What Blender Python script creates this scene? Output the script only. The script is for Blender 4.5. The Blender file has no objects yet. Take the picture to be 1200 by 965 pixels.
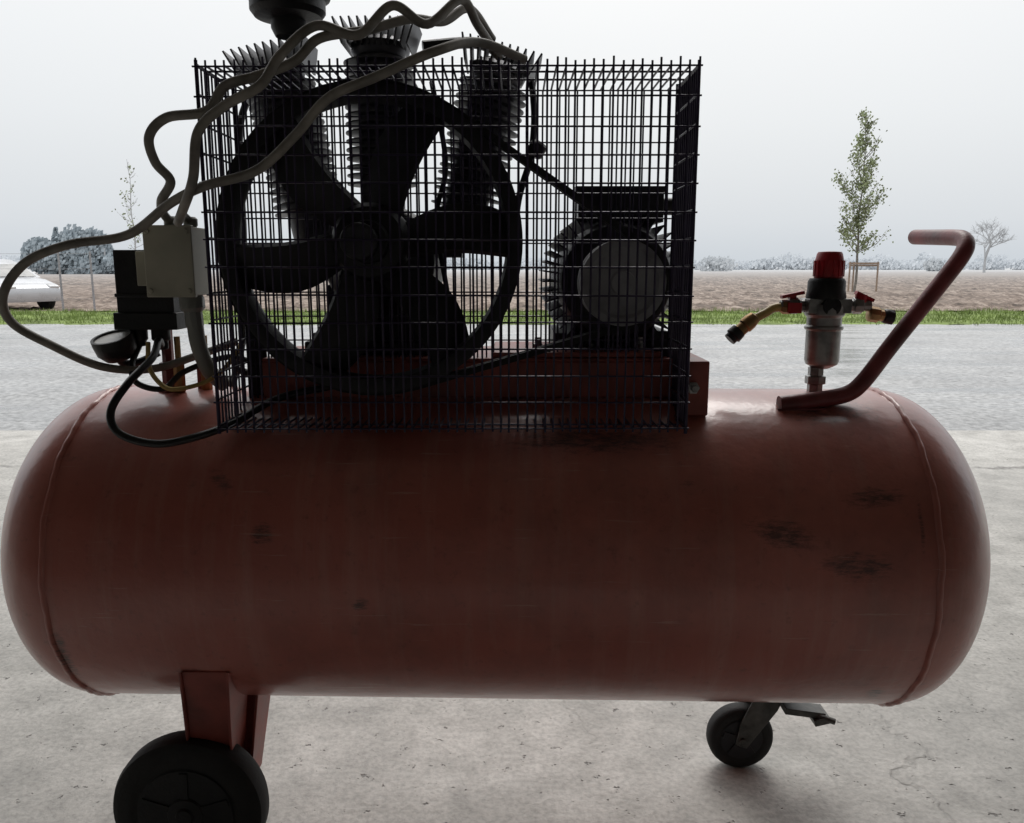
import bpy, bmesh, math, random
from mathutils import Vector, Matrix, noise
random.seed(7)
S = bpy.context.scene
R = math.radians

# ------------------------------------------------------------------ helpers
def finish(name, bm, mats, parent=None, smooth=True, angle=35, bevel=0.0):
    me = bpy.data.meshes.new(name)
    bmesh.ops.recalc_face_normals(bm, faces=bm.faces[:])
    bm.to_mesh(me); bm.free()
    ob = bpy.data.objects.new(name, me)
    S.collection.objects.link(ob)
    if not isinstance(mats, (list, tuple)): mats = [mats]
    for m in mats: me.materials.append(m)
    if smooth:
        me.polygons.foreach_set('use_smooth', [True]*len(me.polygons))
        me.set_sharp_from_angle(angle=R(angle))
    if bevel > 0:
        b = ob.modifiers.new('bevel', 'BEVEL'); b.width = bevel; b.segments = 2
        b.limit_method = 'ANGLE'; b.angle_limit = R(40)
    if parent: ob.parent = parent
    return ob

def empty(name, loc=(0,0,0)):
    e = bpy.data.objects.new(name, None); S.collection.objects.link(e); e.location = loc
    e.empty_display_size = 0.1
    return e

def frame(axis):
    a = Vector(axis).normalized()
    h = Vector((0,0,1)) if abs(a.z) < 0.9 else Vector((1,0,0))
    x = h.cross(a).normalized(); y = a.cross(x).normalized()
    return x, y, a

def lathe(bm, prof, org, axis, segs=32, mi=0, cap=True):
    x, y, a = frame(axis); org = Vector(org); rings = []
    for r, h in prof:
        rings.append([bm.verts.new(org + a*h + (x*math.cos(t)+y*math.sin(t))*max(r,1e-5))
                      for t in [2*math.pi*i/segs for i in range(segs)]])
    for k in range(len(rings)-1):
        for i in range(segs):
            f = bm.faces.new((rings[k][i], rings[k][(i+1)%segs], rings[k+1][(i+1)%segs], rings[k+1][i])); f.material_index = mi
    if cap:
        for rg in (rings[0], rings[-1]):
            f = bm.faces.new(rg); f.material_index = mi

def rod(bm, p0, p1, r, segs=6, mi=0, r1=None):
    p0 = Vector(p0); p1 = Vector(p1); L = (p1-p0).length
    if L < 1e-6: return
    lathe(bm, [(r,0),(r if r1 is None else r1, L)], p0, p1-p0, segs, mi)

def box(bm, c, d, mi=0, M=None):
    vs = []
    for sx in (-.5,.5):
        for sy in (-.5,.5):
            for sz in (-.5,.5):
                v = Vector((sx*d[0], sy*d[1], sz*d[2]))
                if M: v = M @ v
                vs.append(bm.verts.new(v+Vector(c)))
    for q in ((0,1,3,2),(4,6,7,5),(0,4,5,1),(2,3,7,6),(0,2,6,4),(1,5,7,3)):
        f = bm.faces.new([vs[i] for i in q]); f.material_index = mi

def spline(pts, n=10):
    P = [Vector(p) for p in pts]; P = [P[0]*2-P[1]] + P + [P[-1]*2-P[-2]]
    out = []
    for i in range(1, len(P)-2):
        a,b,c,d = P[i-1],P[i],P[i+1],P[i+2]
        for k in range(n):
            t = k/n
            out.append(0.5*((2*b)+(c-a)*t+(2*a-5*b+4*c-d)*t*t+(3*b-a-3*c+d)*t**3))
    out.append(P[-2]); return out

def sweep(bm, pts, r, segs=12, mi=0, cap=True):
    pts = [Vector(p) for p in pts]; n = len(pts); rings = []
    t0 = (pts[1]-pts[0]).normalized(); x,_,_ = frame(t0)
    for i,p in enumerate(pts):
        t = (pts[min(i+1,n-1)]-pts[max(i-1,0)]).normalized()
        x = (x - t*x.dot(t)).normalized(); y = t.cross(x)
        rr = r[i] if isinstance(r,(list,tuple)) else r
        rings.append([bm.verts.new(p+(x*math.cos(a)+y*math.sin(a))*rr) for a in [2*math.pi*k/segs for k in range(segs)]])
    for k in range(n-1):
        for i in range(segs):
            f = bm.faces.new((rings[k][i],rings[k][(i+1)%segs],rings[k+1][(i+1)%segs],rings[k+1][i])); f.material_index = mi
    if cap:
        bm.faces.new(rings[0]).material_index = mi; bm.faces.new(rings[-1]).material_index = mi

def N(nt, t, **kw):
    n = nt.nodes.new(t)
    for k,v in kw.items(): setattr(n,k,v)
    return n

def ramp(nt, src, stops):
    r = nt.nodes.new('ShaderNodeValToRGB'); el = r.color_ramp.elements
    while len(el) < len(stops): el.new(0.5)
    for e,(p,c) in zip(el, stops):
        e.position = p; e.color = (*c,1) if not isinstance(c,(int,float)) else (c,c,c,1)
    nt.links.new(src, r.inputs[0]); return r.outputs[0]

def mix(nt, fac, a, b, mode='MIX'):
    m = nt.nodes.new('ShaderNodeMix'); m.data_type='RGBA'; m.blend_type=mode
    for s,v in ((m.inputs[0],fac),(m.inputs[6],a),(m.inputs[7],b)):
        if hasattr(v,'links'): nt.links.new(v,s)
        elif isinstance(v,(int,float)): s.default_value = v
        else: s.default_value = (*v,1)
    return m.outputs[2]

def math_(nt, op, a, b=None, clamp=False):
    m = nt.nodes.new('ShaderNodeMath'); m.operation=op; m.use_clamp=clamp
    for s,v in zip(m.inputs,(a,b)):
        if v is None: continue
        if hasattr(v,'links'): nt.links.new(v,s)
        else: s.default_value = v
    return m.outputs[0]

def noise_(nt, vec, scale, detail=3, rough=.55):
    n = nt.nodes.new('ShaderNodeTexNoise'); n.inputs['Scale'].default_value=scale
    n.inputs['Detail'].default_value=detail; n.inputs['Roughness'].default_value=rough
    if vec is not None: nt.links.new(vec,n.inputs['Vector'])
    return n.outputs[0]

def newmat(name):
    m = bpy.data.materials.new(name); m.use_nodes=True; nt=m.node_tree
    b = nt.nodes['Principled BSDF']
    tc = nt.nodes.new('ShaderNodeTexCoord')
    return m, nt, b, tc.outputs['Object']

def simple(name, col, rough=.5, metal=0, var=.25, scale=20, bump=.1, bscale=None, coat=0, bdist=.002, spec=.5):
    m, nt, b, oc = newmat(name)
    n = noise_(nt, oc, scale, 3)
    lo = tuple(c*(1-var) for c in col); hi = tuple(min(1,c*(1+var)) for c in col)
    c = ramp(nt, n, [(.3,lo),(.7,hi)])
    nt.links.new(c, b.inputs['Base Color'])
    r = math_(nt,'ADD', math_(nt,'MULTIPLY', n, .3), rough-.15, True)
    nt.links.new(r, b.inputs['Roughness'])
    b.inputs['Metallic'].default_value = metal
    b.inputs['Coat Weight'].default_value = coat
    b.inputs['Specular IOR Level'].default_value = spec
    if bump:
        bp = N(nt,'ShaderNodeBump'); bp.inputs['Strength'].default_value=bump; bp.inputs['Distance'].default_value=bdist
        nt.links.new(noise_(nt, oc, bscale or scale*6, 2), bp.inputs['Height']); nt.links.new(bp.outputs[0], b.inputs['Normal'])
    return m

# ------------------------------------------------------------------ materials
def tank_paint():
    m, nt, b, oc = newmat('red_tank_paint')
    n1 = noise_(nt, oc, 3.2, 5, .6)
    col = ramp(nt, n1, [(.3,(.37,.100,.076)),(.55,(.46,.135,.102)),(.75,(.52,.175,.137))])
    # vertical dusty streaks
    mp = N(nt,'ShaderNodeMapping'); mp.inputs['Scale'].default_value=(12,2,1.0); nt.links.new(oc, mp.inputs[0])
    st = noise_(nt, mp.outputs[0], 2.2, 5, .65)
    col = mix(nt, ramp(nt, st, [(.50,0),(.8,.35)]), col, (.54,.33,.28))
    # dark grime drifts
    gr = noise_(nt, oc, 2.3, 6, .72)
    col = mix(nt, ramp(nt, gr, [(.50,0),(.72,.55)]), col, (.18,.075,.062))
    # fine grime speckle
    sp = noise_(nt, oc, 60, 4, .7)
    col = mix(nt, ramp(nt, sp, [(.58,0),(.75,.45)]), col, (.15,.06,.05))
    # localized scuffs (object space)
    tot = None
    scuffs = [((.40,-.24,.090),(.10,.12,.040),12),((.53,-.22,.135),(.09,.12,.026),-6),((.28,-.24,.16),(.03,.1,.06),20),
              ((-.305,-.24,.085),(.036,.12,.030),-20),((-.17,-.25,-.01),(.024,.1,.020),-20),((-.37,-.22,.15),(.04,.1,.022),30),
              ((.56,-.2,-.165),(.03,.15,.03),35),((-.43,-.2,-.13),(.05,.1,.015),0),((.585,-.2,.10),(.008,.2,.07),0),
              ((.15,-.15,.2),(.28,.1,.035),0),((.50,-.24,.05),(.10,.1,.040),0),((.50,-.1,.235),(.14,.14,.03),0),((-.60,-.2,-.10),(.02,.2,.12),0)]
    for c,s,a in scuffs:
        mp = N(nt,'ShaderNodeMapping'); mp.vector_type='TEXTURE'
        mp.inputs['Location'].default_value=c; mp.inputs['Scale'].default_value=s; mp.inputs['Rotation'].default_value=(0,R(a),0)
        nt.links.new(oc, mp.inputs[0])
        ln = N(nt,'ShaderNodeVectorMath', operation='LENGTH'); nt.links.new(mp.outputs[0], ln.inputs[0])
        v = math_(nt,'SUBTRACT',1.2, ln.outputs['Value'], True)
        tot = v if tot is None else math_(nt,'MAXIMUM',tot,v)
    mp = N(nt,'ShaderNodeMapping'); mp.inputs['Scale'].default_value=(1,.3,5); mp.inputs['Rotation'].default_value=(0,R(-18),0); nt.links.new(oc, mp.inputs[0])
    sn = noise_(nt, mp.outputs[0], 46, 5, .8)
    sc = ramp(nt, math_(nt,'MULTIPLY', sn, tot), [(.36,0),(.56,.8)])
    col = mix(nt, sc, col, (.045,.03,.03))
    # pale scratches
    mp = N(nt,'ShaderNodeMapping'); mp.inputs['Scale'].default_value=(3,3,60); mp.inputs['Rotation'].default_value=(0,R(8),0); nt.links.new(oc, mp.inputs[0])
    s2 = noise_(nt, mp.outputs[0], 3, 3, .6)
    col = mix(nt, ramp(nt, s2, [(.66,0),(.74,.35)]), col, (.6,.40,.34))
    nt.links.new(col, b.inputs['Base Color'])
    rr = ramp(nt, noise_(nt, oc, 7, 4, .65), [(.3,.30),(.7,.48)])
    nt.links.new(rr, b.inputs['Roughness'])
    b.inputs['Coat Weight'].default_value=.6; b.inputs['Coat Roughness'].default_value=.16
    bp = N(nt,'ShaderNodeBump'); bp.inputs['Strength'].default_value=.22; bp.inputs['Distance'].default_value=.002
    nt.links.new(noise_(nt, oc, 70, 2), bp.inputs['Height'])
    bp2 = N(nt,'ShaderNodeBump'); bp2.inputs['Strength'].default_value=.5; bp2.inputs['Distance'].default_value=.010
    nt.links.new(noise_(nt, oc, 5, 2), bp2.inputs['Height']); nt.links.new(bp.outputs[0], bp2.inputs['Normal'])
    nt.links.new(bp2.outputs[0], b.inputs['Normal']); nt.links.new(bp2.outputs[0], b.inputs['Coat Normal'])
    return m

def concrete():
    m, nt, b, oc = newmat('worn_concrete')
    n1 = noise_(nt, oc, 1.1, 6, .62); n2 = noise_(nt, oc, 9, 6, .7); n3 = noise_(nt, oc, 90, 2, .6)
    c = ramp(nt, n1, [(.3,(.33,.315,.29)),(.5,(.43,.415,.388)),(.7,(.53,.515,.488))])
    c = mix(nt, .7, c, ramp(nt, n2, [(.3,(.45,.45,.44)),(.65,(.95,.95,.95))]), 'MULTIPLY')
    c = mix(nt, .5, c, ramp(nt, n3, [(.3,(.5,.5,.5)),(.6,(1,1,1))]), 'MULTIPLY')
    c = mix(nt, 1, c, (1.5,1.5,1.5), 'MULTIPLY')
    sp = noise_(nt, oc, 3.5, 5, .75)
    c = mix(nt, ramp(nt, sp, [(.54,0),(.70,.45)]), c, (.20,.19,.175))
    pit = noise_(nt, oc, 30, 3, .8)
    pits = ramp(nt, pit, [(.64,0),(.70,1)])
    c = mix(nt, math_(nt,'MULTIPLY',pits,.8), c, (.13,.12,.11))
    off = N(nt,'ShaderNodeMapping'); off.inputs['Location'].default_value=(3.3,1.15,0); nt.links.new(oc, off.inputs[0])
    dist = N(nt,'ShaderNodeTexNoise'); dist.inputs['Scale'].default_value=3.5; dist.inputs['Detail'].default_value=5; nt.links.new(oc, dist.inputs['Vector'])
    va = N(nt,'ShaderNodeVectorMath', operation='MULTIPLY_ADD'); nt.links.new(dist.outputs['Color'], va.inputs[0]); va.inputs[1].default_value=(.5,.5,.0); nt.links.new(off.outputs[0], va.inputs[2])
    vo = N(nt,'ShaderNodeTexVoronoi', feature='DISTANCE_TO_EDGE'); vo.inputs['Scale'].default_value=.7; nt.links.new(va.outputs[0], vo.inputs['Vector'])
    cr = ramp(nt, vo.outputs['Distance'], [(.0,1),(.0025,0)])
    sx = N(nt,'ShaderNodeSeparateXYZ'); nt.links.new(oc, sx.inputs[0])
    wob = math_(nt,'ADD', sx.outputs['Y'], math_(nt,'MULTIPLY', noise_(nt, oc, 2.2, 5, .7), .45))
    jd = math_(nt,'ABSOLUTE', math_(nt,'SUBTRACT', wob, 4.0))
    jt = ramp(nt, jd, [(.0,1),(.035,0)])
    cr = math_(nt,'MULTIPLY', cr, ramp(nt, noise_(nt, oc, 1.7, 3), [(.48,0),(.58,.32)]))
    jt = math_(nt,'MULTIPLY', jt, ramp(nt, noise_(nt, oc, 3, 4, .7), [(.38,0),(.52,.8)]))
    cr = math_(nt,'MAXIMUM', cr, jt)
    c = mix(nt, cr, c, (.13,.12,.11))
    nt.links.new(c, b.inputs['Base Color'])
    nt.links.new(ramp(nt, n1, [(.35,.42),(.6,.75)]), b.inputs['Roughness'])
    h = math_(nt,'SUBTRACT', math_(nt,'ADD', n2, math_(nt,'MULTIPLY', n3,.3)), math_(nt,'MULTIPLY', math_(nt,'MAXIMUM',pits,cr),1.2))
    bp = N(nt,'ShaderNodeBump'); bp.inputs['Strength'].default_value=.6; bp.inputs['Distance'].default_value=.006
    nt.links.new(h, bp.inputs['Height']); nt.links.new(bp.outputs[0], b.inputs['Normal'])
    return m

def yard():
    m, nt, b, oc = newmat('wet_yard_surface')
    n1 = noise_(nt, oc, .8, 6, .65); n2 = noise_(nt, oc, 22, 5, .75)
    mp = N(nt,'ShaderNodeMapping'); mp.inputs['Scale'].default_value=(.3,1.3,1); nt.links.new(oc, mp.inputs[0])
    n3 = noise_(nt, mp.outputs[0], 1.3, 5, .65)
    c = ramp(nt, n1, [(.3,(.32,.32,.32)),(.7,(.52,.52,.515))])
    c = mix(nt, .85, c, ramp(nt, n2, [(.38,(.28,.28,.28)),(.60,(1.0,1.0,1.0))]), 'MULTIPLY')
    c = mix(nt, ramp(nt, n3, [(.36,.5),(.5,0)]), c, (.14,.145,.15))
    nt.links.new(c, b.inputs['Base Color'])
    nt.links.new(ramp(nt, n3, [(.35,.14),(.62,.5)]), b.inputs['Roughness'])
    bp = N(nt,'ShaderNodeBump'); bp.inputs['Strength'].default_value=.35; bp.inputs['Distance'].default_value=.005
    nt.links.new(n2, bp.inputs['Height']); nt.links.new(bp.outputs[0], b.inputs['Normal'])
    return m

def field_mat():
    m, nt, b, oc = newmat('ploughed_soil_haze_tint')
    mp = N(nt,'ShaderNodeMapping'); mp.inputs['Scale'].default_value=(1,.35,1); nt.links.new(oc, mp.inputs[0])
    n1 = noise_(nt, mp.outputs[0], 2.0, 6, .8)
    n0 = noise_(nt, mp.outputs[0], .12, 4, .6)
    mp2 = N(nt,'ShaderNodeMapping'); mp2.inputs['Scale'].default_value=(.05,.5,1); nt.links.new(oc, mp2.inputs[0])
    n2 = noise_(nt, mp2.outputs[0], 1.0, 4, .6)
    c = ramp(nt, n1, [(.40,(.05,.036,.027)),(.5,(.17,.125,.097)),(.60,(.38,.31,.26))])
    c = mix(nt, ramp(nt, n0, [(.4,0),(.65,.35)]), c, (.20,.15,.12))
    c = mix(nt, ramp(nt, n2, [(.48,0),(.62,.35)]), c, (.31,.25,.205))
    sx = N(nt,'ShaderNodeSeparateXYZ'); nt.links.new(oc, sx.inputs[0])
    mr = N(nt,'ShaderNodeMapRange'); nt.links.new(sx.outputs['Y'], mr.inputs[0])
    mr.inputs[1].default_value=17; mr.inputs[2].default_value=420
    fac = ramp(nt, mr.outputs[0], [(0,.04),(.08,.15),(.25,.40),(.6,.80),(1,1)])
    c = mix(nt, fac, c, (.49,.50,.51))  # distance haze painted into the soil colour, paler with Y
    nt.links.new(c, b.inputs['Base Color']); b.inputs['Roughness'].default_value=.95
    b.inputs['Specular IOR Level'].default_value=.05
    return m

M_tank = tank_paint()
M_red = simple('red_frame_paint', (.27,.062,.048), .48, 0, .4, 14, .2)
M_handle = simple('worn_handle_paint', (.20,.042,.045), .42, 0, .45, 18, .3)
M_wire = simple('purple_black_wire_coating', (.024,.015,.045), .40, .2, .3, 30, 0)
M_black = simple('black_cast_metal', (.014,.014,.016), .5, .2, .4, 30, .3)
M_dark = simple('dark_painted_iron', (.024,.024,.028), .45, .3, .4, 22, .3)
M_alu = simple('aluminium_fins', (.10,.10,.11), .45, .7, .35, 40, 0)
M_gray = simple('grey_pulley_steel', (.27,.27,.28), .5, .1, .35, 25, .2)
M_rub = simple('black_rubber', (.016,.016,.016), .75, 0, .45, 30, .3)
M_cable = simple('grey_cable_sheath', (.22,.205,.18), .6, 0, .4, 25, .2)
M_bcable = simple('black_cable_sheath', (.012,.012,.013), .35, 0, .3, 25, 0)
M_beige = simple('beige_plastic', (.42,.405,.325), .5, 0, .2, 12, .1)
M_gbox = simple('grey_plastic', (.26,.27,.25), .5, 0, .2, 12, .1)
M_fork = simple('dirty_caster_steel', (.09,.09,.085), .5, .4, .5, 40, .2)
M_yel = simple('yellow_hose', (.55,.40,.14), .4, 0, .2, 30, 0)
M_redp = simple('red_plastic', (.40,.012,.02), .4, 0, .25, 30, .1)
M_chrome = simple('brushed_zinc_metal', (.30,.30,.295), .36, .8, .35, 40, .2)
M_brass = simple('brass', (.36,.23,.11), .4, .9, .3, 40, .2)
M_face = simple('gauge_face', (.7,.7,.68), .4, 0, .08, 10, 0)
M_conc = concrete(); M_yard = yard(); M_field = field_mat()
M_grass = simple('grass', (.17,.225,.07), .8, 0, .45, 2, 0, spec=.1)
M_wall = simple('rendered_wall', (.45,.435,.41), .85, 0, .15, 2, 0)
M_ceil = simple('timber_ceiling', (.22,.19,.16), .8, 0, .25, 3, 0)
M_bark = simple('bark', (.18,.165,.145), .9, 0, .3, 12, 0)
M_fbark = simple('haze_painted_bark', (.44,.45,.46), .9, 0, .12, 1, 0)  # far bark, paled to paint in distance haze
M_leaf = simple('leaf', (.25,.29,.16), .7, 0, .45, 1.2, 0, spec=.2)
M_hazetint1 = simple('haze_painted_conifer_foliage', (.40,.455,.49), .95, 0, .12, .25, 0, spec=0)  # conifer green washed out, haze is in the base colour
M_hazetint2 = simple('haze_painted_woodland', (.70,.73,.76), 1, 0, .04, .03, 0, spec=0)  # treeline haze painted as a near-white base colour
M_hazetint3 = simple('haze_painted_hedge', (.62,.645,.665), 1, 0, .05, .1, 0, spec=0)  # hedge colour carries painted haze too
M_wood = simple('stake_wood', (.28,.21,.16), .8, 0, .25, 8, 0)
M_car = simple('silver_car_paint', (.55,.56,.58), .3, .3, .04, 4, 0, coat=.6)
M_glass = simple('dark_car_glass', (.04,.05,.055), .2, 0, .2, 4, 0)
M_light = simple('headlamp', (.6,.6,.6), .2, .2, .1, 10, 0)

# ------------------------------------------------------------------ tank
AC = empty('air_compressor', (-.03,1.286,0)); 
def part(name, bm, mats, **kw):
    ob = finish(name, bm, mats, **kw); ob.parent = AC; ob.matrix_parent_inverse = Matrix.Translation((.03,-1.286,0)); return ob

bm = bmesh.new(); r=.25; a=.143; hl=.612
prof=[]
for i in range(25):
    t=math.pi/2*i/24
    prof.append((r*math.sin(t), -hl - a*math.cos(t)))
for i in range(1,24): prof.append((r, -hl+2*hl*i/24))
for i in range(25):
    t=math.pi/2*i/24
    prof.append((r*math.cos(t), hl + a*math.sin(t)))
lathe(bm, prof, (0,0,0), (1,0,0), 128)
for sx in (-hl+.004, hl-.004):
    prev=None; first=None
    for i in range(160):
        t=2*math.pi*i/160; rr=r+.0022+.0008*math.sin(i*2.1)
        ring=[]
        for k in range(6):
            q=2*math.pi*k/6
            ring.append(bm.verts.new((sx+.0045*math.cos(q)+.001*math.sin(i*.7), (rr-.002+.004*math.sin(q))*math.cos(t), (rr-.002+.004*math.sin(q))*math.sin(t))))
        if prev:
            for k in range(6): bm.faces.new((prev[k],prev[(k+1)%6],ring[(k+1)%6],ring[k]))
        else: first=ring
        prev=ring
    for k in range(6): bm.faces.new((prev[k],prev[(k+1)%6],first[(k+1)%6],first[k]))
tank = part('tank', bm, M_tank, angle=60)
tank.location=(-.03,1.286,.504); tank.rotation_euler=(0,0,R(-1.5))

# ------------------------------------------------------------------ cage
X0,X1,YF,YB,Z0,Z1 = -.405,.240,1.100,1.240,.728,1.200
bm=bmesh.new(); w=.0015
nv=54
def jit(s=.0012): return random.uniform(-s,s)
for i in range(nv):
    x=X0+(X1-X0)*i/(nv-1); 
    rod(bm,(x+jit(),YF,Z0-.006+jit()),(x+jit(),YF+jit(),Z1+.010+jit(.003)),w,5)
    rod(bm,(x+jit(),YB,Z0+.004),(x+jit(),YB+jit(),Z1-.002),w*.9,5)
    rod(bm,(x,YF,Z1+.001),(x+jit(),YB+.004,Z1+.001),w,5)
    rod(bm,(x,YF,Z0-.001),(x+jit(),YB+.004,Z0-.001),w,5)
nh=14
for j in range(nh):
    z=Z0+(Z1-Z0)*j/(nh-1)
    rod(bm,(X0-.004,YF-.003,z+jit()),(X1+.004,YF-.003,z+jit()),w*.9,5)
    rod(bm,(X0-.002,YB+.003,z),(X1+.002,YB+.003,z),w*.8,5)
    rod(bm,(X0,YF,z+.003),(X0,YB,z+.003),w,5)
    rod(bm,(X1,YF,z+.003),(X1,YB,z+.003),w,5)
for k in range(1,11):
    y=YF+(YB-YF)*k/11
    rod(bm,(X0-.003,y,Z0),(X0-.003,y,Z1+.006),w,5)
    rod(bm,(X1+.003,y,Z0),(X1+.003,y,Z1+.006),w,5)
for y in (YF+.045,YF+.092):
    rod(bm,(X0,y,Z1+.004),(X1,y,Z1+.004),w,5); rod(bm,(X0,y,Z0-.004),(X1,y,Z0-.004),w,5)
for x in (X0,X1):
    for y in (YF,YB): rod(bm,(x,y,Z0-.008),(x,y,Z1+.008),.0024,8)
part('belt_guard_cage', bm, M_wire)
bm=bmesh.new()
box(bm,(-.395,1.252,.80),(.03,.004,.10)); box(bm,(.0,1.252,.765),(.03,.004,.06)); box(bm,(.23,1.252,.80),(.03,.004,.10))
part('guard_brackets', bm, M_dark)

# ------------------------------------------------------------------ flywheel
bm=bmesh.new(); FC=Vector((-.197,1.17,.981)); RO=.212
ringp=[(RO-.020,-.022),(RO-.004,-.024),(RO,-.022),(RO,-.012),(RO-.008,-.008),(RO,-.004),(RO,.004),(RO-.008,.008),(RO,.012),(RO,.022),(RO-.020,.022),(RO-.024,0),(RO-.020,-.022)]
lathe(bm, ringp, FC, (0,1,0), 96, cap=False)
lathe(bm,[(.012,-.05),(.028,-.05),(.03,-.035),(.048,-.03),(.054,-.02),(.054,.03),(.03,.05)],FC,(0,1,0),40)
for k in range(6):
    an=R([3,66,130,190,246,305][k])
    rad=Vector((math.cos(an),0,math.sin(an))); tan=Vector((-math.sin(an),0,math.cos(an))); ax=Vector((0,1,0))
    secs=[]
    n=8
    for i in range(n+1):
        t=i/n; rr=.045+(.192-.045)*t
        wd=.026+.012*math.sin(t*math.pi*.8)
        tw=R(30)
        d=(tan*math.cos(tw)+ax*math.sin(tw)); nn=(ax*math.cos(tw)-tan*math.sin(tw))
        sw=tan*(.014*math.sin(t*math.pi))
        c=FC+rad*rr+sw
        secs.append([bm.verts.new(c+d*s*wd+nn*(q*.005)) for s,q in ((-1,-1),(0,-1.6),(1,-1),(1,1),(0,.4),(-1,1))])
    for i in range(n):
        for j in range(6): bm.faces.new((secs[i][j],secs[i][(j+1)%6],secs[i+1][(j+1)%6],secs[i+1][j]))
    bm.faces.new(secs[0]); bm.faces.new(secs[-1])
part('flywheel', bm, M_black)
PC=Vector((.155,1.17,.925)); RP=.060
bm=bmesh.new()
lathe(bm,[(.010,-.030),(.016,-.030),(.018,-.024),(.045,-.024),(.050,-.028),(RP,-.028),(RP,-.014),(RP-.009,-.009),(RP,-.004),(RP,.004),(RP-.009,.009),(RP,.014),(RP,.026),(.02,.03)],PC,(0,1,0),48)
part('motor_pulley', bm, M_gray)
bm=bmesh.new()
D=PC-FC; L=math.hypot(D.x,D.z); base=math.atan2(D.z,D.x); be=math.acos((RO-RP)/L)
for yo in (-.008,.008):
    loop=[]
    for i in range(33):
        t=base+be+(2*math.pi-2*be)*i/32; loop.append(FC+Vector((math.cos(t)*RO,yo,math.sin(t)*RO)))
    for i in range(17):
        t=base-be+2*be*i/16; loop.append(PC+Vector((math.cos(t)*RP,yo,math.sin(t)*RP)))
    vs=[]
    for i,p in enumerate(loop):
        o=(p-FC if i<33 else p-PC); o.y=0; o.normalize()
        vs.append([bm.verts.new(p+o*s+Vector((0,q,0))) for s,q in ((-.004,-.004),(.005,-.006),(.005,.006),(-.004,.004))])
    for i in range(len(vs)):
        A=vs[i];B=vs[(i+1)%len(vs)]
        for j in range(4): bm.faces.new((A[j],A[(j+1)%4],B[(j+1)%4],B[j]))
part('drive_belts', bm, M_rub)

# ------------------------------------------------------------------ pump
bm=bmesh.new(); PX=-.205
lathe(bm,[(.03,1.20),(.045,1.215),(.070,1.26),(.085,1.27),(.090,1.30),(.090,1.44),(.08,1.46),(.05,1.47)],(PX,0,.955),(0,1,0),40)
box(bm,(PX,1.355,.865),(.17,.15,.11)); box(bm,(PX,1.355,.822),(.24,.18,.022))
lathe(bm,[(.025,1.10),(.025,1.26)],(PX,0,.981),(0,1,0),20)
for sx in (-1,1):
    for sy in (1.29,1.42): lathe(bm,[(.009,0),(.009,.012)],(PX+sx*.105,sy,.833),(0,0,1),6)
part('pump_crankcase', bm, M_dark, bevel=.004)
bm=bmesh.new()
def cyl(base, top, rb, nf, rf, plates=True):
    base=Vector(base); top=Vector(top); ax=(top-base); L=ax.length; a=ax.normalized()
    lathe(bm,[(rb,0),(rb,L)],base,a,28)
    for i in range(nf):
        h=L*(.20+.76*i/(nf-1)); lathe(bm,[(rb,h-.0015),(rf,h-.0012),(rf,h+.0012),(rb,h+.0015)],base,a,28)
    x,y,_=frame(a)
    if abs(x.y)>abs(y.y): x,y=y,x
    lathe(bm,[(rb*1.1,L),(rb*1.2,L+.006),(rb*1.2,L+.020),(rb*.9,L+.028)],base,a,28)
    for i in range(11):
        off=(i-5)/5*rf*1.0
        fan=(i-5)/5*.35
        a2=(a+x*fan).normalized(); x2=(x-a*fan).normalized()
        M=Matrix((x2,y,a2)).transposed()
        box(bm, base+a*(L+.030)+x*off, (.0028, rf*1.7, .040), 0, M)
cyl((PX-.005,1.36,1.03),(PX-.005,1.36,1.272),.036,15,.056)
cyl((PX-.115,1.36,.99),(PX-.165,1.36,1.236),.036,17,.056)
cyl((PX+.115,1.36,.99),(PX+.178,1.36,1.236),.036,17,.056)
box(bm,(PX-.075,1.36,.985),(.10,.09,.045)); box(bm,(PX+.075,1.36,.985),(.10,.09,.045))
part('pump_cylinders', bm, M_alu)
bm=bmesh.new()
lathe(bm,[(.02,1.29),(.026,1.302),(.026,1.314),(.050,1.318),(.056,1.326),(.056,1.342),(.063,1.346),(.066,1.356),(.062,1.405),(.03,1.415)],(-.338,1.31,0),(0,0,1),40)
part('air_filter', bm, M_black)
bm=bmesh.new()
sweep(bm, spline([(-.04,1.40,1.28),(.02,1.40,1.27),(.035,1.36,1.20),(.03,1.32,1.12),(.01,1.31,1.05),(.0,1.33,.96),(-.02,1.34,.86)]),.0055,10)
sweep(bm, spline([(PX+.06,1.40,1.30),(-.06,1.42,1.31),(-.01,1.42,1.29)]),.009,10)
sweep(bm, spline([(-.36,1.40,1.27),(-.45,1.42,1.20),(-.46,1.42,1.0),(-.46,1.40,.85),(-.47,1.34,.74)]),.006,10)
sweep(bm, spline([(-.12,1.28,1.22),(-.10,1.27,1.1),(-.115,1.27,1.02),(-.10,1.28,.9)]),.004,8)
lathe(bm,[(.010,0),(.014,.004),(.014,.02),(.010,.024)],(.032,1.32,1.118),(.5,0,.8),12)
part('pump_pipes', bm, M_dark)

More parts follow.
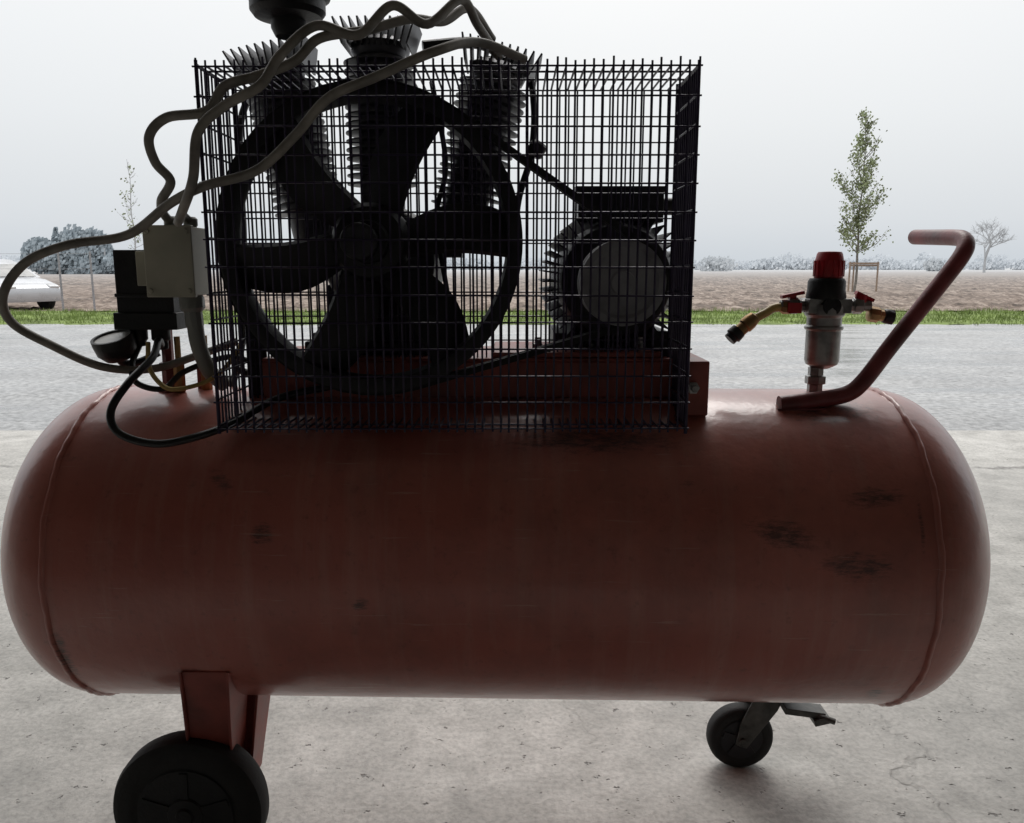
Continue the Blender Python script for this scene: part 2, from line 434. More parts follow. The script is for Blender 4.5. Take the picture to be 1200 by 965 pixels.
# ------------------------------------------------------------------ motor
bm=bmesh.new(); MX,MZ=.162,.925
lathe(bm,[(.03,1.262),(.06,1.264),(.085,1.272),(.092,1.285),(.092,1.52),(.09,1.56),(.05,1.575)],(MX,0,MZ),(0,1,0),48)
for i in range(44):
    t=2*math.pi*i/44; d=Vector((math.cos(t),0,math.sin(t)))
    M=Matrix((d,Vector((0,1,0)),d.cross(Vector((0,1,0))))).transposed()
    box(bm, Vector((MX,1.40,MZ))+d*.101, (.026,.22,.0028),0,M)
box(bm,(.172,1.37,1.042),(.135,.11,.05)); box(bm,(.172,1.37,1.068),(.145,.12,.008))
lathe(bm,[(.012,0),(.014,.0),(.014,.03),(.009,.034)],(.24,1.37,1.045),(1,0,0),12)
box(bm,(MX-.075,1.40,.828),(.04,.20,.03)); box(bm,(MX+.075,1.40,.828),(.04,.20,.03))
box(bm,(MX,1.40,.85),(.12,.18,.05))
part('electric_motor', bm, M_dark, bevel=.0008)

# ------------------------------------------------------------------ red base frame
bm=bmesh.new()
box(bm,(-.05,1.325,.808),(.66,.20,.005)); box(bm,(-.05,1.227,.778),(.66,.004,.055)); box(bm,(-.05,1.423,.778),(.66,.004,.055))
box(bm,(.268,1.285,.773),(.036,.24,.080)); 
box(bm,(-.36,1.32,.765),(.03,.18,.07)); box(bm,(.05,1.32,.755),(.03,.18,.05))
box(bm,(.10,1.325,.815),(.26,.19,.008))
part('base_frame', bm, M_red, bevel=.002)
bm=bmesh.new()
lathe(bm,[(.009,0),(.009,.008),(.005,.009),(.005,.018)],(.262,1.165,.775),(0,-1,0),6)
for x in (.20,.04): lathe(bm,[(.009,0),(.009,.010),(.005,.011),(.005,.02)],(x,1.27,.819),(0,0,1),6)
part('frame_bolts', bm, M_chrome)

# ------------------------------------------------------------------ handle
bm=bmesh.new()
ctrl=[(.400,1.195,.745),(.44,1.195,.750),(.485,1.197,.756)]
arc=[(.508,1.198,.764),(.522,1.198,.777),(.536,1.199,.795)]
st=[(.56,1.2,.83),(.60,1.2,.886),(.635,1.2,.935)]
top=[(.654,1.202,.962),(.664,1.210,.978),(.668,1.228,.988),(.669,1.255,.991),(.669,1.30,.993),(.669,1.375,.996)]
path=spline(ctrl+arc+st+top,8)
sweep(bm,path,.0122,20,cap=False)
e=path[-1]
lathe(bm,[(.0122,0),(.0122,-.001),(.009,-.001),(.009,-.03)],e,(0,1,.01),20)
lathe(bm,[(.0122,0),(.0128,-.001),(.002,-.0015)],path[0],(1,0,.05),20)
box(bm,(.43,1.195,.737),(.07,.02,.006))
part('lift_handle', bm, M_handle)

# ------------------------------------------------------------------ filter regulator
RX,RY=.487,1.27
bm=bmesh.new()
lathe(bm,[(.018,.745),(.018,.750),(.012,.752),(.012,.765),(.016,.766),(.016,.778),(.012,.779),(.012,.792)],(RX-.008,RY,0),(0,0,1),6)
lathe(bm,[(.011,.79),(.017,.793),(.024,.797),(.026,.803),(.026,.850),(.029,.852),(.029,.856),(.026,.858),(.026,.870),(.030,.874),(.030,.890),(.026,.893)],(RX,RY,0),(0,0,1),32)
box(bm,(RX,RY,.888),(.066,.044,.022))
for sx in (-1,1):
    lathe(bm,[(.010,.03),(.010,.042),(.013,.043),(.013,.056),(.009,.058),(.009,.070)],(RX,RY,.888),(sx,0,0),8)
part('regulator_body', bm, M_chrome, bevel=.0008)
bm=bmesh.new()
lathe(bm,[(.029,.898),(.030,.902),(.028,.912),(.028,.925),(.025,.930)],(RX,RY,0),(0,0,1),32)
lathe(bm,[(.012,0),(.014,.003),(.014,.007),(.002,.008)],(RX,RY-.022,.888),(0,-1,0),24)
part('regulator_collar', bm, M_black)
bm=bmesh.new()
pr=[(.021,.930),(.022,.933),(.0215,.955),(.019,.967),(.017,.970),(.005,.971)]
lathe(bm,pr,(RX+.002,RY,0),(0,0,1),24)
for i in range(16):
    t=2*math.pi*i/16; box(bm,(RX+.002+.0215*math.cos(t),RY+.0215*math.sin(t),.945),(.003,.003,.024),0,Matrix.Rotation(t,3,'Z'))
box(bm,(RX-.052,RY,.905),(.035,.012,.005),0,Matrix.Rotation(R(-12),3,'Y')); box(bm,(RX-.052,RY,.900),(.010,.010,.012))
box(bm,(RX+.060,RY,.902),(.030,.011,.005),0,Matrix.Rotation(R(25),3,'Y')); lathe(bm,[(.009,0),(.009,.012)],(RX+.055,RY,.893),(0,0,1),12)
box(bm,(RX-.052,RY-.014,.885),(.02,.006,.016))
part('regulator_knob_and_levers', bm, M_redp)
bm=bmesh.new()
lathe(bm,[(.008,.068),(.012,.070),(.012,.084),(.009,.086),(.009,.092)],(RX,RY,.886),(1,0,-.15),8)
lathe(bm,[(.008,.05),(.011,.052),(.011,.066),(.008,.07)],(RX,RY,.886),(-1,0,0),8)
lathe(bm,[(.007,-.016),(.010,-.014),(.012,-.004),(.012,.006),(.010,.008),(.010,.018),(.007,.02)],(.366,1.262,.861),(-.8,-.1,-.72),14)
part('brass_fittings', bm, M_brass)
bm=bmesh.new()
sweep(bm, spline([(RX-.065,RY,.886),(RX-.080,RY,.884),(.394,1.266,.877),(.378,1.264,.869),(.368,1.262,.861)]),.0068,12)
part('yellow_air_hose', bm, M_yel)
bm=bmesh.new()
lathe(bm,[(.012,.0),(.013,.012),(.010,.014),(.010,.02)],(.352,1.26,.850),(-.75,-.1,-.72),14)
lathe(bm,[(.010,0),(.012,.004),(.012,.014),(.007,.016)],(RX+.092,RY,.872),(1,0,-.15),10)
part('hose_couplers', bm, M_dark)

# ------------------------------------------------------------------ pressure switch
bm=bmesh.new()
box(bm,(-.556,1.275,.925),(.086,.075,.095)); box(bm,(-.556,1.275,.866),(.096,.085,.026))
box(bm,(-.556,1.275,.905),(.090,.079,.006))
lathe(bm,[(.014,0),(.014,.02),(.010,.022),(.010,.035)],(-.545,1.26,.856),(0,0,-1),12)
lathe(bm,[(.012,0),(.012,.02),(.009,.022),(.009,.03)],(-.578,1.26,.856),(0,0,-1),12)
part('pressure_switch', bm, M_black, bevel=.005)
bm=bmesh.new()
box(bm,(-.492,1.22,.955),(.066,.062,.098)); box(bm,(-.492,1.186,.955),(.070,.010,.102))
box(bm,(-.535,1.215,.945),(.022,.04,.050))
for sx in (-1,1):
    for sz in (-1,1): lathe(bm,[(.004,0),(.004,.003)],(-.492+sx*.028,1.181,.955+sz*.042),(0,-1,0),10)
part('junction_box', bm, M_beige, bevel=.003)
bm=bmesh.new()
lathe(bm,[(.016,0),(.018,.004),(.018,.018),(.013,.024),(.013,.045)],(-.478,1.22,.905),(.05,0,-1),10)
sweep(bm, spline([(-.476,1.22,.87),(-.474,1.225,.83),(-.466,1.24,.79),(-.45,1.26,.765)]),.012,14)
lathe(bm,[(.008,0),(.010,.003),(.010,.012),(.007,.015)],(-.492,1.20,1.004),(0,0,1),10)
lathe(bm,[(.008,0),(.010,.003),(.010,.012),(.007,.015)],(-.470,1.215,1.004),(0,0,1),10)
part('cable_glands', bm, M_gbox)
bm=bmesh.new()
GA=Vector((-.606,1.235,.832)); gx=Vector((-.12,-.30,.95)).normalized()
lathe(bm,[(.010,-.026),(.020,-.024),(.029,-.012),(.031,.004),(.031,.012),(.027,.012),(.026,.009)],GA,gx,32,cap=False)
sweep(bm, spline([(-.606,1.24,.812),(-.60,1.25,.800),(-.58,1.262,.802),(-.555,1.27,.815)]),.006,10)
part('pressure_gauge_case', bm, M_black)
bm=bmesh.new()
lathe(bm,[(.027,.008),(.027,.009),(.001,.0095)],GA,gx,32)
part('pressure_gauge_face', bm, M_face)
bm=bmesh.new()
lathe(bm,[(.018,.735),(.018,.756),(.011,.758),(.011,.785),(.014,.786),(.014,.798),(.009,.80),(.009,.85)],(-.545,1.28,0),(0,0,1),6)
lathe(bm,[(.016,.735),(.016,.752),(.009,.754),(.009,.79)],(-.50,1.30,0),(0,0,1),8)
part('tank_fittings', bm, M_handle)
bm=bmesh.new()
for x,y in ((-.525,1.27),(-.49,1.29)):
    lathe(bm,[(.006,.75),(.009,.755),(.009,.80),(.005,.805),(.005,.84)],(x,y,0),(0,0,1),8)
part('brass_valves', bm, M_brass)

# ------------------------------------------------------------------ cables
cA=[(.018,1.2,1.232),(-.045,1.15,1.242),(-.097,1.09,1.216),(-.172,1.08,1.183),(-.232,1.08,1.158),(-.278,1.08,1.111),(-.329,1.08,1.069),(-.396,1.08,1.050),(-.450,1.1,1.030),(-.519,1.12,.990),(-.600,1.12,.977),(-.661,1.12,.953),(-.696,1.12,.910),(-.701,1.14,.871),(-.660,1.16,.837),(-.610,1.2,.801),(-.552,1.24,.793),(-.493,1.28,.811),(-.44,1.30,.83)]
cB=[(-.03,1.32,1.29),(-.061,1.25,1.313),(-.095,1.2,1.282),(-.136,1.15,1.271),(-.188,1.12,1.249),(-.245,1.1,1.234),(-.276,1.09,1.204),(-.320,1.075,1.183),(-.361,1.075,1.171),(-.386,1.075,1.141),(-.439,1.08,1.134),(-.463,1.08,1.111),(-.462,1.09,1.081),(-.448,1.1,1.058),(-.470,1.12,1.035),(-.490,1.17,1.022),(-.492,1.20,1.010)]
cC=[(-.02,1.30,1.26),(-.048,1.22,1.282),(-.069,1.18,1.304),(-.112,1.14,1.262),(-.154,1.12,1.279),(-.196,1.1,1.238),(-.249,1.1,1.249),(-.289,1.075,1.208),(-.312,1.06,1.169),(-.359,1.06,1.144),(-.393,1.06,1.113),(-.403,1.06,1.057),(-.435,1.10,1.020),(-.462,1.15,1.008),(-.472,1.19,1.02),(-.470,1.215,1.012)]
bm=bmesh.new()
for c in (cA,cB,cC): sweep(bm, spline(c,10), .0062, 12)
part('grey_power_cables', bm, M_cable)
cD=[(-.545,1.26,.825),(-.532,1.22,.838),(-.526,1.18,.816),(-.536,1.12,.787),(-.548,1.09,.753),(-.534,1.08,.7245),(-.488,1.08,.710),(-.439,1.09,.716),(-.397,1.14,.728),(-.346,1.2,.755),(-.25,1.24,.77)]
bm=bmesh.new(); sweep(bm, spline(cD,10), .0055, 12)
sweep(bm, spline([(-.578,1.26,.83),(-.58,1.23,.80),(-.565,1.21,.775),(-.53,1.22,.765),(-.50,1.23,.79),(-.44,1.25,.81),(-.40,1.255,.80)],10), .0045, 10)
sweep(bm, spline([(-.43,1.26,.79),(-.39,1.265,.775),(-.33,1.262,.78),(-.28,1.26,.80)],10), .006, 10)
part('black_cables', bm, M_bcable)
bm=bmesh.new(); sweep(bm, spline([(-.548,1.22,.835),(-.540,1.2,.80),(-.525,1.2,.775),(-.504,1.2,.767),(-.466,1.22,.775),(-.44,1.24,.796),(-.42,1.26,.83)],8), .0035, 10)
part('unloader_tube', bm, M_yel)

# ------------------------------------------------------------------ wheels and legs
def wheel(name, c, Rr, wd, mats):
    bm=bmesh.new()
    h=wd/2
    lathe(bm,[(Rr*.62,-h*.9),(Rr*.70,-h),(Rr*.90,-h*.95),(Rr*.97,-h*.75),(Rr,-h*.4),(Rr,h*.4),(Rr*.97,h*.75),(Rr*.90,h*.95),(Rr*.70,h),(Rr*.62,h*.9)],c,(0,1,0),64,0)
    lathe(bm,[(Rr*.60,-h*.80),(Rr*.62,-h*.95),(Rr*.64,-h*.95)],c,(0,1,0),48,1,cap=False)
    lathe(bm,[(Rr*.62,-h*1.02),(Rr*.58,-h*.93),(Rr*.25,-h*.97),(Rr*.22,-h*1.15),(Rr*.12,-h*1.2),(Rr*.10,-h*1.35),(Rr*.01,-h*1.36)],c,(0,1,0),48,1)
    for i in range(5):
        t=2*math.pi*i/5+.3; d=Vector((math.cos(t),0,math.sin(t)))
        M=Matrix((d,Vector((0,1,0)),d.cross(Vector((0,1,0))))).transposed()
        box(bm, Vector(c)+d*Rr*.41+Vector((0,-h*.95,0)), (Rr*.36,.008,.012),1,M)
    return part(name,bm,mats)
wheel('front_wheel',(-.502,1.145,.118),.118,.052,[M_rub,M_black])
bm=bmesh.new()
def plate(p, th, dirn):
    P=[Vector(q) for q in p]; d=Vector(dirn).normalized()*th
    A=[bm.verts.new(q) for q in P]; B=[bm.verts.new(q+d) for q in P]; n=len(P)
    bm.faces.new(A); bm.faces.new(B)
    for i in range(n): bm.faces.new((A[i],A[(i+1)%n],B[(i+1)%n],B[i]))
xl0,xr0,xl1,xr1=-.474,-.410,-.512,-.452
plate([(xl0,1.080,.374),(xr0,1.080,.374),(xr1,1.190,.11),(xl1,1.190,.11)],.004,(0,1,.4))
plate([(xl0,1.076,.376),(xl0,1.16,.33),(xl1,1.225,.11),(xl1,1.180,.11)],.004,(-1,0,0))
plate([(xr0,1.076,.376),(xr0,1.16,.33),(xr1,1.225,.11),(xr1,1.180,.11)],.004,(1,0,0))
plate([(-.402,1.18,.30),(-.402,1.27,.30),(-.432,1.26,.11),(-.432,1.20,.11)],.004,(1,0,0))
plate([(-.460,1.22,.28),(-.402,1.22,.28),(-.432,1.21,.11),(-.465,1.21,.11)],.004,(0,1,0))
lathe(bm,[(.012,1.12),(.012,1.27)],(-.48,0,.118),(0,1,0),16)
part('wheel_leg', bm, M_red, bevel=.001)
wheel('caster_wheel',(.437,1.425,.0625),.0625,.034,[M_rub,M_dark])
bm=bmesh.new()
for sy in (-1,1):
    y=1.425+sy*.023
    plate([(.424,y,.055),(.445,y,.047),(.500,y,.125),(.510,y,.150),(.455,y,.150),(.432,y,.10)],.003,(0,1,0))
lathe(bm,[(.007,1.397),(.007,1.453)],(.437,0,.0625),(0,1,0),10)
box(bm,(.49,1.425,.153),(.085,.06,.006)); box(bm,(.50,1.425,.172),(.10,.085,.006))
lathe(bm,[(.026,.156),(.030,.160),(.026,.17)],(.49,1.425,0),(0,0,1),20)
box(bm,(.545,1.40,.130),(.075,.035,.012),0,Matrix.Rotation(R(8),3,'Y')); box(bm,(.575,1.40,.118),(.03,.05,.012),0,Matrix.Rotation(R(-14),3,'Y'))
lathe(bm,[(.006,0),(.006,.03)],(.57,1.385,.125),(1,-.4,-.2),8)
part('caster_fork', bm, M_fork, bevel=.001)
bm=bmesh.new()
box(bm,(.50,1.40,.205),(.07,.10,.06)); box(bm,(.50,1.40,.250),(.05,.08,.05))
part('caster_mount', bm, M_red, bevel=.002)

# ------------------------------------------------------------------ ground sheets
def sheet(name, xs, ys, zf, m):
    bm=bmesh.new(); g=[[bm.verts.new((x,y,zf(x,y))) for x in xs] for y in ys]
    for j in range(len(ys)-1):
        for i in range(len(xs)-1): bm.faces.new((g[j][i],g[j][i+1],g[j+1][i+1],g[j+1][i]))
    return finish(name,bm,m)
def terr(y):
    if y<17.6: return -.03
    if y<22: return -.03-.27*(y-17.6)/4.4
    return -.30
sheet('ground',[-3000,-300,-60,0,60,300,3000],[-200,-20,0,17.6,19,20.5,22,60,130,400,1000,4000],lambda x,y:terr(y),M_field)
sheet('concrete_floor',[-7+i for i in range(15)],[-6.0,-3,0,2,4.68],lambda x,y:0,M_conc)
sheet('yard_pavement',[-60,-20,0,20,60],[4.69,8,13.9],lambda x,y:-.010,M_yard)
random.seed(3)
gx_=[-40+.5*i for i in range(161)]; gy_=[13.7+.25*i for i in range(19)]
def gz(x,y):
    return .0+.05*noise.noise(Vector((x*1.3,y*1.3,0)))-(.02 if y<13.9 else 0)-(.03*max(0,y-17.2)/1)
bm=bmesh.new(); g=[[bm.verts.new((x,y+(.12*noise.noise(Vector((x*2,0,5))) if y<14 else 0),gz(x,y) if y<18.1 else -.16)) for x in gx_] for y in gy_]
for j in range(len(gy_)-1):
    for i in range(len(gx_)-1): bm.faces.new((g[j][i],g[j][i+1],g[j+1][i+1],g[j+1][i]))
for i in range(30000):
    x=random.uniform(-15,15); y=13.65+random.random()**1.2*4.6; z=gz(x,y)-.01
    if y<13.9 and noise.noise(Vector((x*1.5,y*3,2)))<.05: continue
    h=random.uniform(.03,.10)*(1+.9*max(0,noise.noise(Vector((x*.8,y*.8,9))))); t=random.uniform(0,6.28); w_=.008
    dx,dy=math.cos(t)*w_,math.sin(t)*w_; lx,ly=random.uniform(-.04,.04),random.uniform(-.04,.04)
    bm.faces.new((bm.verts.new((x-dx,y-dy,z)),bm.verts.new((x+dx,y+dy,z)),bm.verts.new((x+lx,y+ly,z+h))))
finish('grass_verge',bm,M_grass,smooth=False)
bm=bmesh.new(); rows=[]; y=18.0
while y<110:
    wx=y*.78+4; row=[]
    nx=320; amp=min(1,.25+(y-18)/9)
    for i in range(nx+1):
        x=-wx+2*wx*i/nx
        p=Vector((x*1.6,y*1.1,0)); h=noise.noise(p)*.08+noise.noise(p*3.1)*.08+abs(noise.noise(p*.35))*.06
        row.append(bm.verts.new((x,y,terr(y)+.045+h*amp)))
    rows.append(row); y*=1.0125
for j in range(len(rows)-1):
    for i in range(nx): bm.faces.new((rows[j][i],rows[j][i+1],rows[j+1][i+1],rows[j+1][i]))
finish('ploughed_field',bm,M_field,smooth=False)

# ------------------------------------------------------------------ warehouse around the camera
WH=empty('warehouse_building',(0,-2,0))
def wpart(name,c,d,m):
    bm=bmesh.new(); box(bm,(c[0],c[1]+2,c[2]),d); ob=finish(name,bm,m,smooth=False); ob.parent=WH; return ob
ROOF_Y=2.5  # unseen roof edge, pulled back so more skylight reaches the floor
wpart('side_wall_left',(-5.65,(ROOF_Y-6)/2,2.0),(.3,ROOF_Y+6,4.0),M_wall)
wpart('side_wall_right',(5.65,(ROOF_Y-6)/2,2.0),(.3,ROOF_Y+6,4.0),M_wall)
wpart('back_wall',(0,-6.15,2.0),(11.6,.3,4.0),M_wall)
wpart('roof',(0,(ROOF_Y-6)/2-.05,4.12),(12,ROOF_Y+6.6,.22),M_ceil)
wpart('door_header',(0,ROOF_Y-.1,3.75),(11,.2,.48),M_wall)
for k in range(5): wpart('roof_beam_%d'%(k+1),(0,-5+k*1.6,3.9),(11,.14,.2),M_ceil)

# ------------------------------------------------------------------ trees
def leafcard(bm,p,s,vert=False):
    a_=Vector((random.gauss(0,1),random.gauss(0,1),random.gauss(0,1)*(.12 if vert else 1))).normalized(); b_=a_.orthogonal().normalized(); c_=a_.cross(b_)
    bm.faces.new([bm.verts.new(p+b_*s*u+c_*s*v) for u,v in ((-.5,0),(0,-.35),(.6,0),(0,.35))]).material_index=1
def sapling(name, loc, H, crown0, wmax, nb, leaves, ls, mats, seed, tipbare=.9):
    random.seed(seed); bm=bmesh.new(); L=Vector(loc); pts=[]; x=y=0
    n=14
    for i in range(n+1):
        t=i/n; x+=random.uniform(-.06,.07); y+=random.uniform(-.03,.03); pts.append(Vector((x,y,H*t)))
    sweep(bm,[L+p for p in pts],[.055*(1-.85*i/n)*H/7 for i in range(n+1)],7)
    tips=[]
    for k in range(nb):
        t=crown0+(1-crown0)*((k+random.random())/nb)**1.15*.98
        p=pts[min(n-1,int(t*n))].lerp(pts[min(n,int(t*n)+1)],t*n-int(t*n))
        u=(t-crown0)/(1-crown0); ln=wmax*(1.05-.8*u)*random.uniform(.4,1.15)
        if u<.08: ln*=.7
        an=random.uniform(0,6.28); up=random.uniform(.4,1.5)
        d=Vector((math.cos(an),math.sin(an),up)).normalized()
        q=p+d*ln*.6; e_=q+(d+Vector((0,0,.5))).normalized()*ln*.5
        sweep(bm,spline([L+p,L+q,L+e_],4),[.018*H/7*(1-.09*i) for i in range(9)],5)
        tips.append((p,q,e_,u,random.random()**.8))
        for s in range(3):
            o=p.lerp(e_,random.uniform(.3,.9)); d2=(d+Vector((random.uniform(-1,1),random.uniform(-1,1),random.uniform(-.2,.8)))).normalized()
            rod(bm,L+o,L+o+d2*ln*.3,.008*H/7,4,0,.003)
    for i in range(leaves):
        p,q,e_,u,dn=random.choice(tips)
        if random.random()<max(0,u-.2)*tipbare or random.random()>dn: continue
        s=random.uniform(.15,1.1); o=(p.lerp(q,s*2) if s<.5 else q.lerp(e_,(s-.5)*2))
        o=o+Vector((random.gauss(0,1),random.gauss(0,1),random.gauss(0,1)))*(.11*H/7)
        leafcard(bm,L+o,ls*random.uniform(.6,1.3))
    return finish(name,bm,mats,smooth=False)
sapling('sapling_tree',(16.7,40,-.3),8.3,.22,1.9,46,8000,.125,[M_bark,M_leaf],11,.75)
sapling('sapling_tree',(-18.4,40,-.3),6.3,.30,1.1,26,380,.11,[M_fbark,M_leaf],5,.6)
bm=bmesh.new()
for px,py in ((16.25,39.6),(17.6,39.6),(16.9,40.7)): rod(bm,(px,py,-.3),(px,py,1.2),.045,8)
box(bm,(16.92,39.6,1.12),(1.45,.05,.10)); box(bm,(16.6,40.15,1.02),(.05,1.3,.08),0,Matrix.Rotation(R(-30),3,'Z')); box(bm,(17.25,40.15,1.02),(.05,1.3,.08),0,Matrix.Rotation(R(30),3,'Z'))
finish('tree_stake_frame',bm,M_wood)

def bare_tree(name,loc,H,seed,m,spread=.6):
    random.seed(seed); bm=bmesh.new()
    def br(p,d,l,r_,dep):
        e_=p+d*l; rod(bm,p,e_,r_,5,0,r_*.7)
        if dep==0: return
        for k in range(3 if dep>2 else 4):
            nd=(d+Vector((random.gauss(0,spread),random.gauss(0,spread),random.gauss(0.05,spread*.5)))).normalized()
            br(p.lerp(e_,random.uniform(.65,1)),nd,l*random.uniform(.65,.85),r_*.62,dep-1)
    br(Vector(loc),Vector((0,0,1)),H*.27,H*.02,5)
    return finish(name,bm,m,smooth=False)
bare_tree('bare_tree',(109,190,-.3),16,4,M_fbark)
def foliage(bm,c,rx,rz,n,s,cone=False):
    for i in range(n):
        d=Vector((random.gauss(0,1),random.gauss(0,1),random.gauss(0,1))).normalized()*random.random()**.4
        p=Vector((d.x*rx,d.y*rx,d.z*rz))
        if cone:
            t=random.random()**1.4; a_=random.uniform(0,6.28); rr=rx*(1-t)*math.sqrt(random.random()); p=Vector((rr*math.cos(a_),rr*math.sin(a_),(t*2-1)*rz))
        leafcard(bm,c+p,s*random.uniform(.6,1.4),True)
random.seed(21); bm=bmesh.new()
for x,h,rx in ((-85,6.5,3),(-82.5,8.2,2.6),(-79.5,8.9,3),(-76.5,8.4,2.8),(-74,6.2,2.4),(-81,6,4),(-77.5,6,3.5),(-71.5,3.5,2)):
    rod(bm,(x,150,-.3),(x,150,h*.7),.15,5,0)
    foliage(bm,Vector((x,150+random.uniform(-2,2),h*.46)),rx,h*.5,1300,.75,cone=random.random()<.35)
finish('conifer_grove',bm,[M_fbark,M_hazetint1],smooth=False)
random.seed(33); bm=bmesh.new()
x=-330
while x<330:
    hh=4.0+8.5*abs(noise.noise(Vector((x*.011,0,3))))+2*noise.noise(Vector((x*.06,1,3)))
    if random.random()<.06: hh+=2.5
    foliage(bm,Vector((x,380+random.uniform(-8,8),hh*.42)),random.uniform(4,7),max(1.5,hh*.55),130,1.6)
    x+=random.uniform(2,4.5)
finish('distant_treeline',bm,[M_hazetint2,M_hazetint2],smooth=False)
random.seed(35); bm=bmesh.new()
for x in (60,64,-110,-117,128):
    foliage(bm,Vector((x,250,1.4)),random.uniform(2.5,4.5),random.uniform(1.6,3.0),260,1.0)
finish('hedgerow',bm,[M_hazetint3,M_hazetint3],smooth=False)

# ------------------------------------------------------------------ fence
bm=bmesh.new()
for i,x in enumerate((-15.7,-13.9,-12.15,-11.3)):
    rod(bm,(x,22.1,-.3),(x,22.1,1.36 if i!=2 else 1.40),.028,8)
for z in (.1,.5,.9,1.3): rod(bm,(-19,22.1,z),(-11.3,22.1,z),.004,5)
finish('wire_fence',bm,M_gray)

# ------------------------------------------------------------------ car
CAR=empty('parked_car',(0,0,0))
def cpart(name,bm,m,**kw):
    ob=finish(name,bm,m,**kw); ob.parent=CAR; return ob
prof_b=[(-2.05,.30),(-2.10,.55),(-2.05,.88),(-1.95,.96),(-1.2,.97),(-.2,.96),(.75,.95),(1.35,.88),(1.85,.74),(2.05,.62),(2.10,.42),(2.02,.25)]
def loft(bm, secs):
    rs=[[bm.verts.new(p) for p in s] for s in secs]; n=len(rs[0])
    for k in range(len(rs)-1):
        for i in range(n): bm.faces.new((rs[k][i],rs[k][(i+1)%n],rs[k+1][(i+1)%n],rs[k+1][i]))
    bm.faces.new(rs[0]); bm.faces.new(rs[-1])
bm=bmesh.new(); secs=[]
for yy,s,dz in ((-.86,.95,-.05),(-.84,.97,-.02),(-.72,.99,.0),(-.4,1,.015),(.4,1,.015),(.72,.99,0),(.84,.97,-.02),(.86,.95,-.05)):
    secs.append([(x*s,yy,z+(dz if z>.5 else 0)) for x,z in prof_b])
loft(bm,secs)
prof_c=[(-1.90,.93),(-1.65,1.22),(-1.25,1.40),(-.5,1.46),(.1,1.43),(.5,1.32),(1.15,.90)]
secs=[]
for yy,zz in ((-.80,0),(-.60,1),(.60,1),(.80,0)):
    if zz==1: secs.append([(x,yy,z) for x,z in prof_c])
    else: secs.append([(x*1.0,yy,.93+(z-.93)*.12) for x,z in prof_c])
loft(bm,secs)
body=cpart('car_body',bm,M_car,angle=40)
bm=bmesh.new()
for sy in (-1,1):
    def side(pts,o=.012):
        vs=[]
        for x,z in pts:
            yy=.80-.20*(z-.94)/.5+o
            vs.append(bm.verts.new((x,sy*yy,z)))
        bm.faces.new(vs)
    side([(-1.55,1.0),(-1.45,1.20),(-1.15,1.33),(-.60,1.375),(-.60,1.0)])
    side([(-.53,1.0),(-.53,1.375),(.05,1.345),(.40,1.25),(.78,1.0)])
vs=[bm.verts.new(p) for p in ((.56,-.55,1.305),(.56,.55,1.305),(1.10,.70,.955),(1.10,-.70,.955))]; bm.faces.new(vs)
cpart('car_windows',bm,M_glass,smooth=False)
bm=bmesh.new()
for x in (-1.30,1.30):
    for sy in (-1,1):
        lathe(bm,[(.20,-.10),(.30,-.10),(.315,-.08),(.315,.09),(.30,.105),(.21,.105),(.20,.09)],(x,sy*.78,.315),(0,sy,0),32,0)
        lathe(bm,[(.345,.0),(.36,.086),(.30,.086)],(x,sy*.78,.33),(0,sy,0),32,0,cap=False)
        lathe(bm,[(.205,.06),(.205,.09),(.19,.094),(.06,.085),(.01,.09)],(x,sy*.78,.315),(0,sy,0),32,1)
        for k in range(5):
            t=2*math.pi*k/5; box(bm,(x+.12*math.cos(t+.63),sy*(.78+.097),.315+.12*math.sin(t+.63)),(.05,.006,.05),0)
cpart('car_wheels',bm,[M_rub,M_light])
bm=bmesh.new()
for sy in (-1,1):
    box(bm,(1.93,sy*.62,.66),(.22,.28,.13),0,Matrix.Rotation(R(22),3,'Y'))
    box(bm,(-2.0,sy*.66,.80),(.14,.22,.16))
    box(bm,(.62,sy*.90,1.02),(.12,.16,.10))
cpart('car_lamps',bm,M_light,bevel=.02)
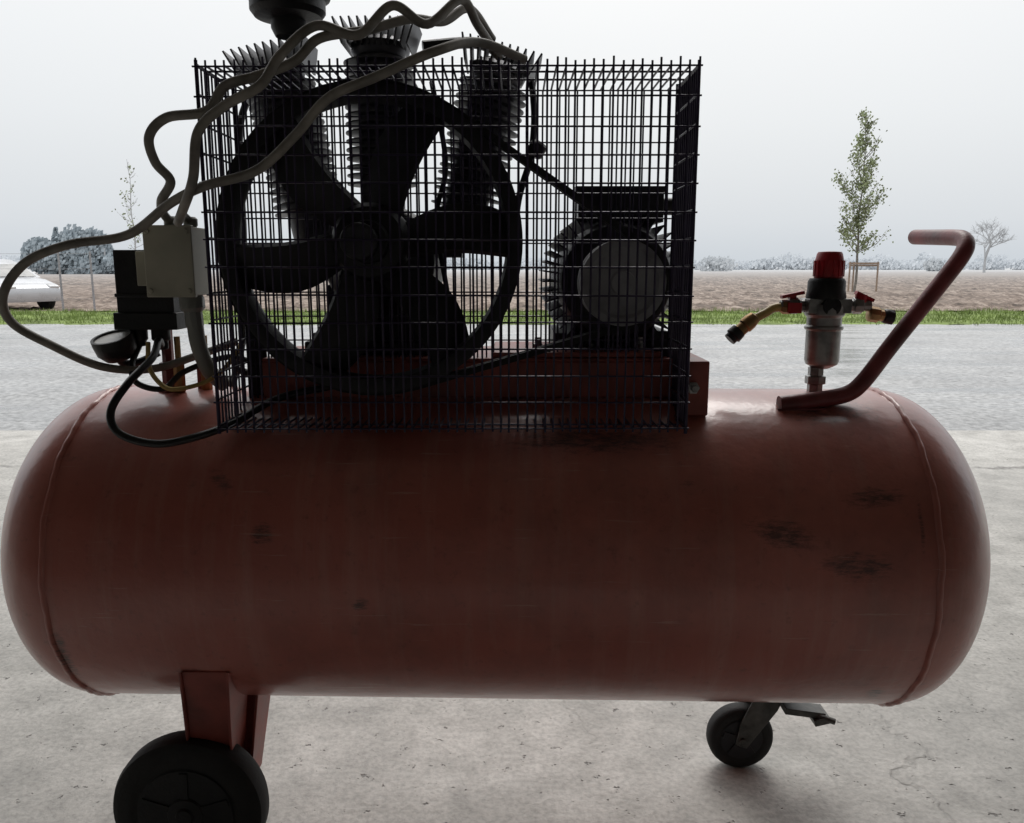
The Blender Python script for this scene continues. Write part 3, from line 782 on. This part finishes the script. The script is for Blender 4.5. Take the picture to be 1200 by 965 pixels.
CAR.location=(-15.25,24.0,-.27); CAR.rotation_euler=(0,0,R(-28))

# ------------------------------------------------------------------ world & light
W=bpy.data.worlds.new('World'); S.world=W; W.use_nodes=True; nt=W.node_tree
bg=nt.nodes['Background']; bg.inputs['Strength'].default_value=.1
sky=nt.nodes.new('ShaderNodeTexSky'); sky.sky_type='NISHITA'; sky.sun_disc=False
SE=48; SR=8
sky.sun_elevation=R(SE); sky.sun_rotation=R(SR); sky.air_density=2; sky.dust_density=6
tc=nt.nodes.new('ShaderNodeTexCoord'); sx=nt.nodes.new('ShaderNodeSeparateXYZ'); nt.links.new(tc.outputs['Generated'],sx.inputs[0])
g_=ramp(nt,sx.outputs['Z'],[(0,(.325,.350,.375)),(.05,(.37,.390,.410)),(.16,(.425,.440,.455)),(.32,(.485,.492,.50)),(1,(.92,.93,.94))])
cl=noise_(nt,tc.outputs['Generated'],1.6,2,.5)
g_=mix(nt,1,g_,ramp(nt,cl,[(.3,(.97,.97,.97)),(.7,(1,1,1))]),'MULTIPLY')
sc=N(nt,'ShaderNodeVectorMath',operation='SCALE'); nt.links.new(g_,sc.inputs[0]); sc.inputs['Scale'].default_value=20
out=mix(nt,.05,sc.outputs[0],sky.outputs[0]); nt.links.new(out,bg.inputs['Color'])
sun=bpy.data.lights.new('sun','SUN'); sun.energy=.9; sun.angle=R(25); sun.color=(1,.97,.93)
so=bpy.data.objects.new('sun',sun); S.collection.objects.link(so)
dirv=Vector((math.sin(R(SR))*math.cos(R(SE)),math.cos(R(SR))*math.cos(R(SE)),math.sin(R(SE))))
so.rotation_euler=dirv.to_track_quat('Z','Y').to_euler(); so.location=(0,10,12)

# ------------------------------------------------------------------ camera
cam=bpy.data.cameras.new('camera'); co=bpy.data.objects.new('camera',cam); S.collection.objects.link(co)
co.location=(0,0,.947); co.rotation_euler=(R(79.9),0,0)
cam.sensor_width=36; cam.lens=28.5; cam.clip_start=.02; cam.clip_end=6000
S.camera=co
S.view_settings.view_transform='Standard'; S.view_settings.look='None'; S.view_settings.exposure=0
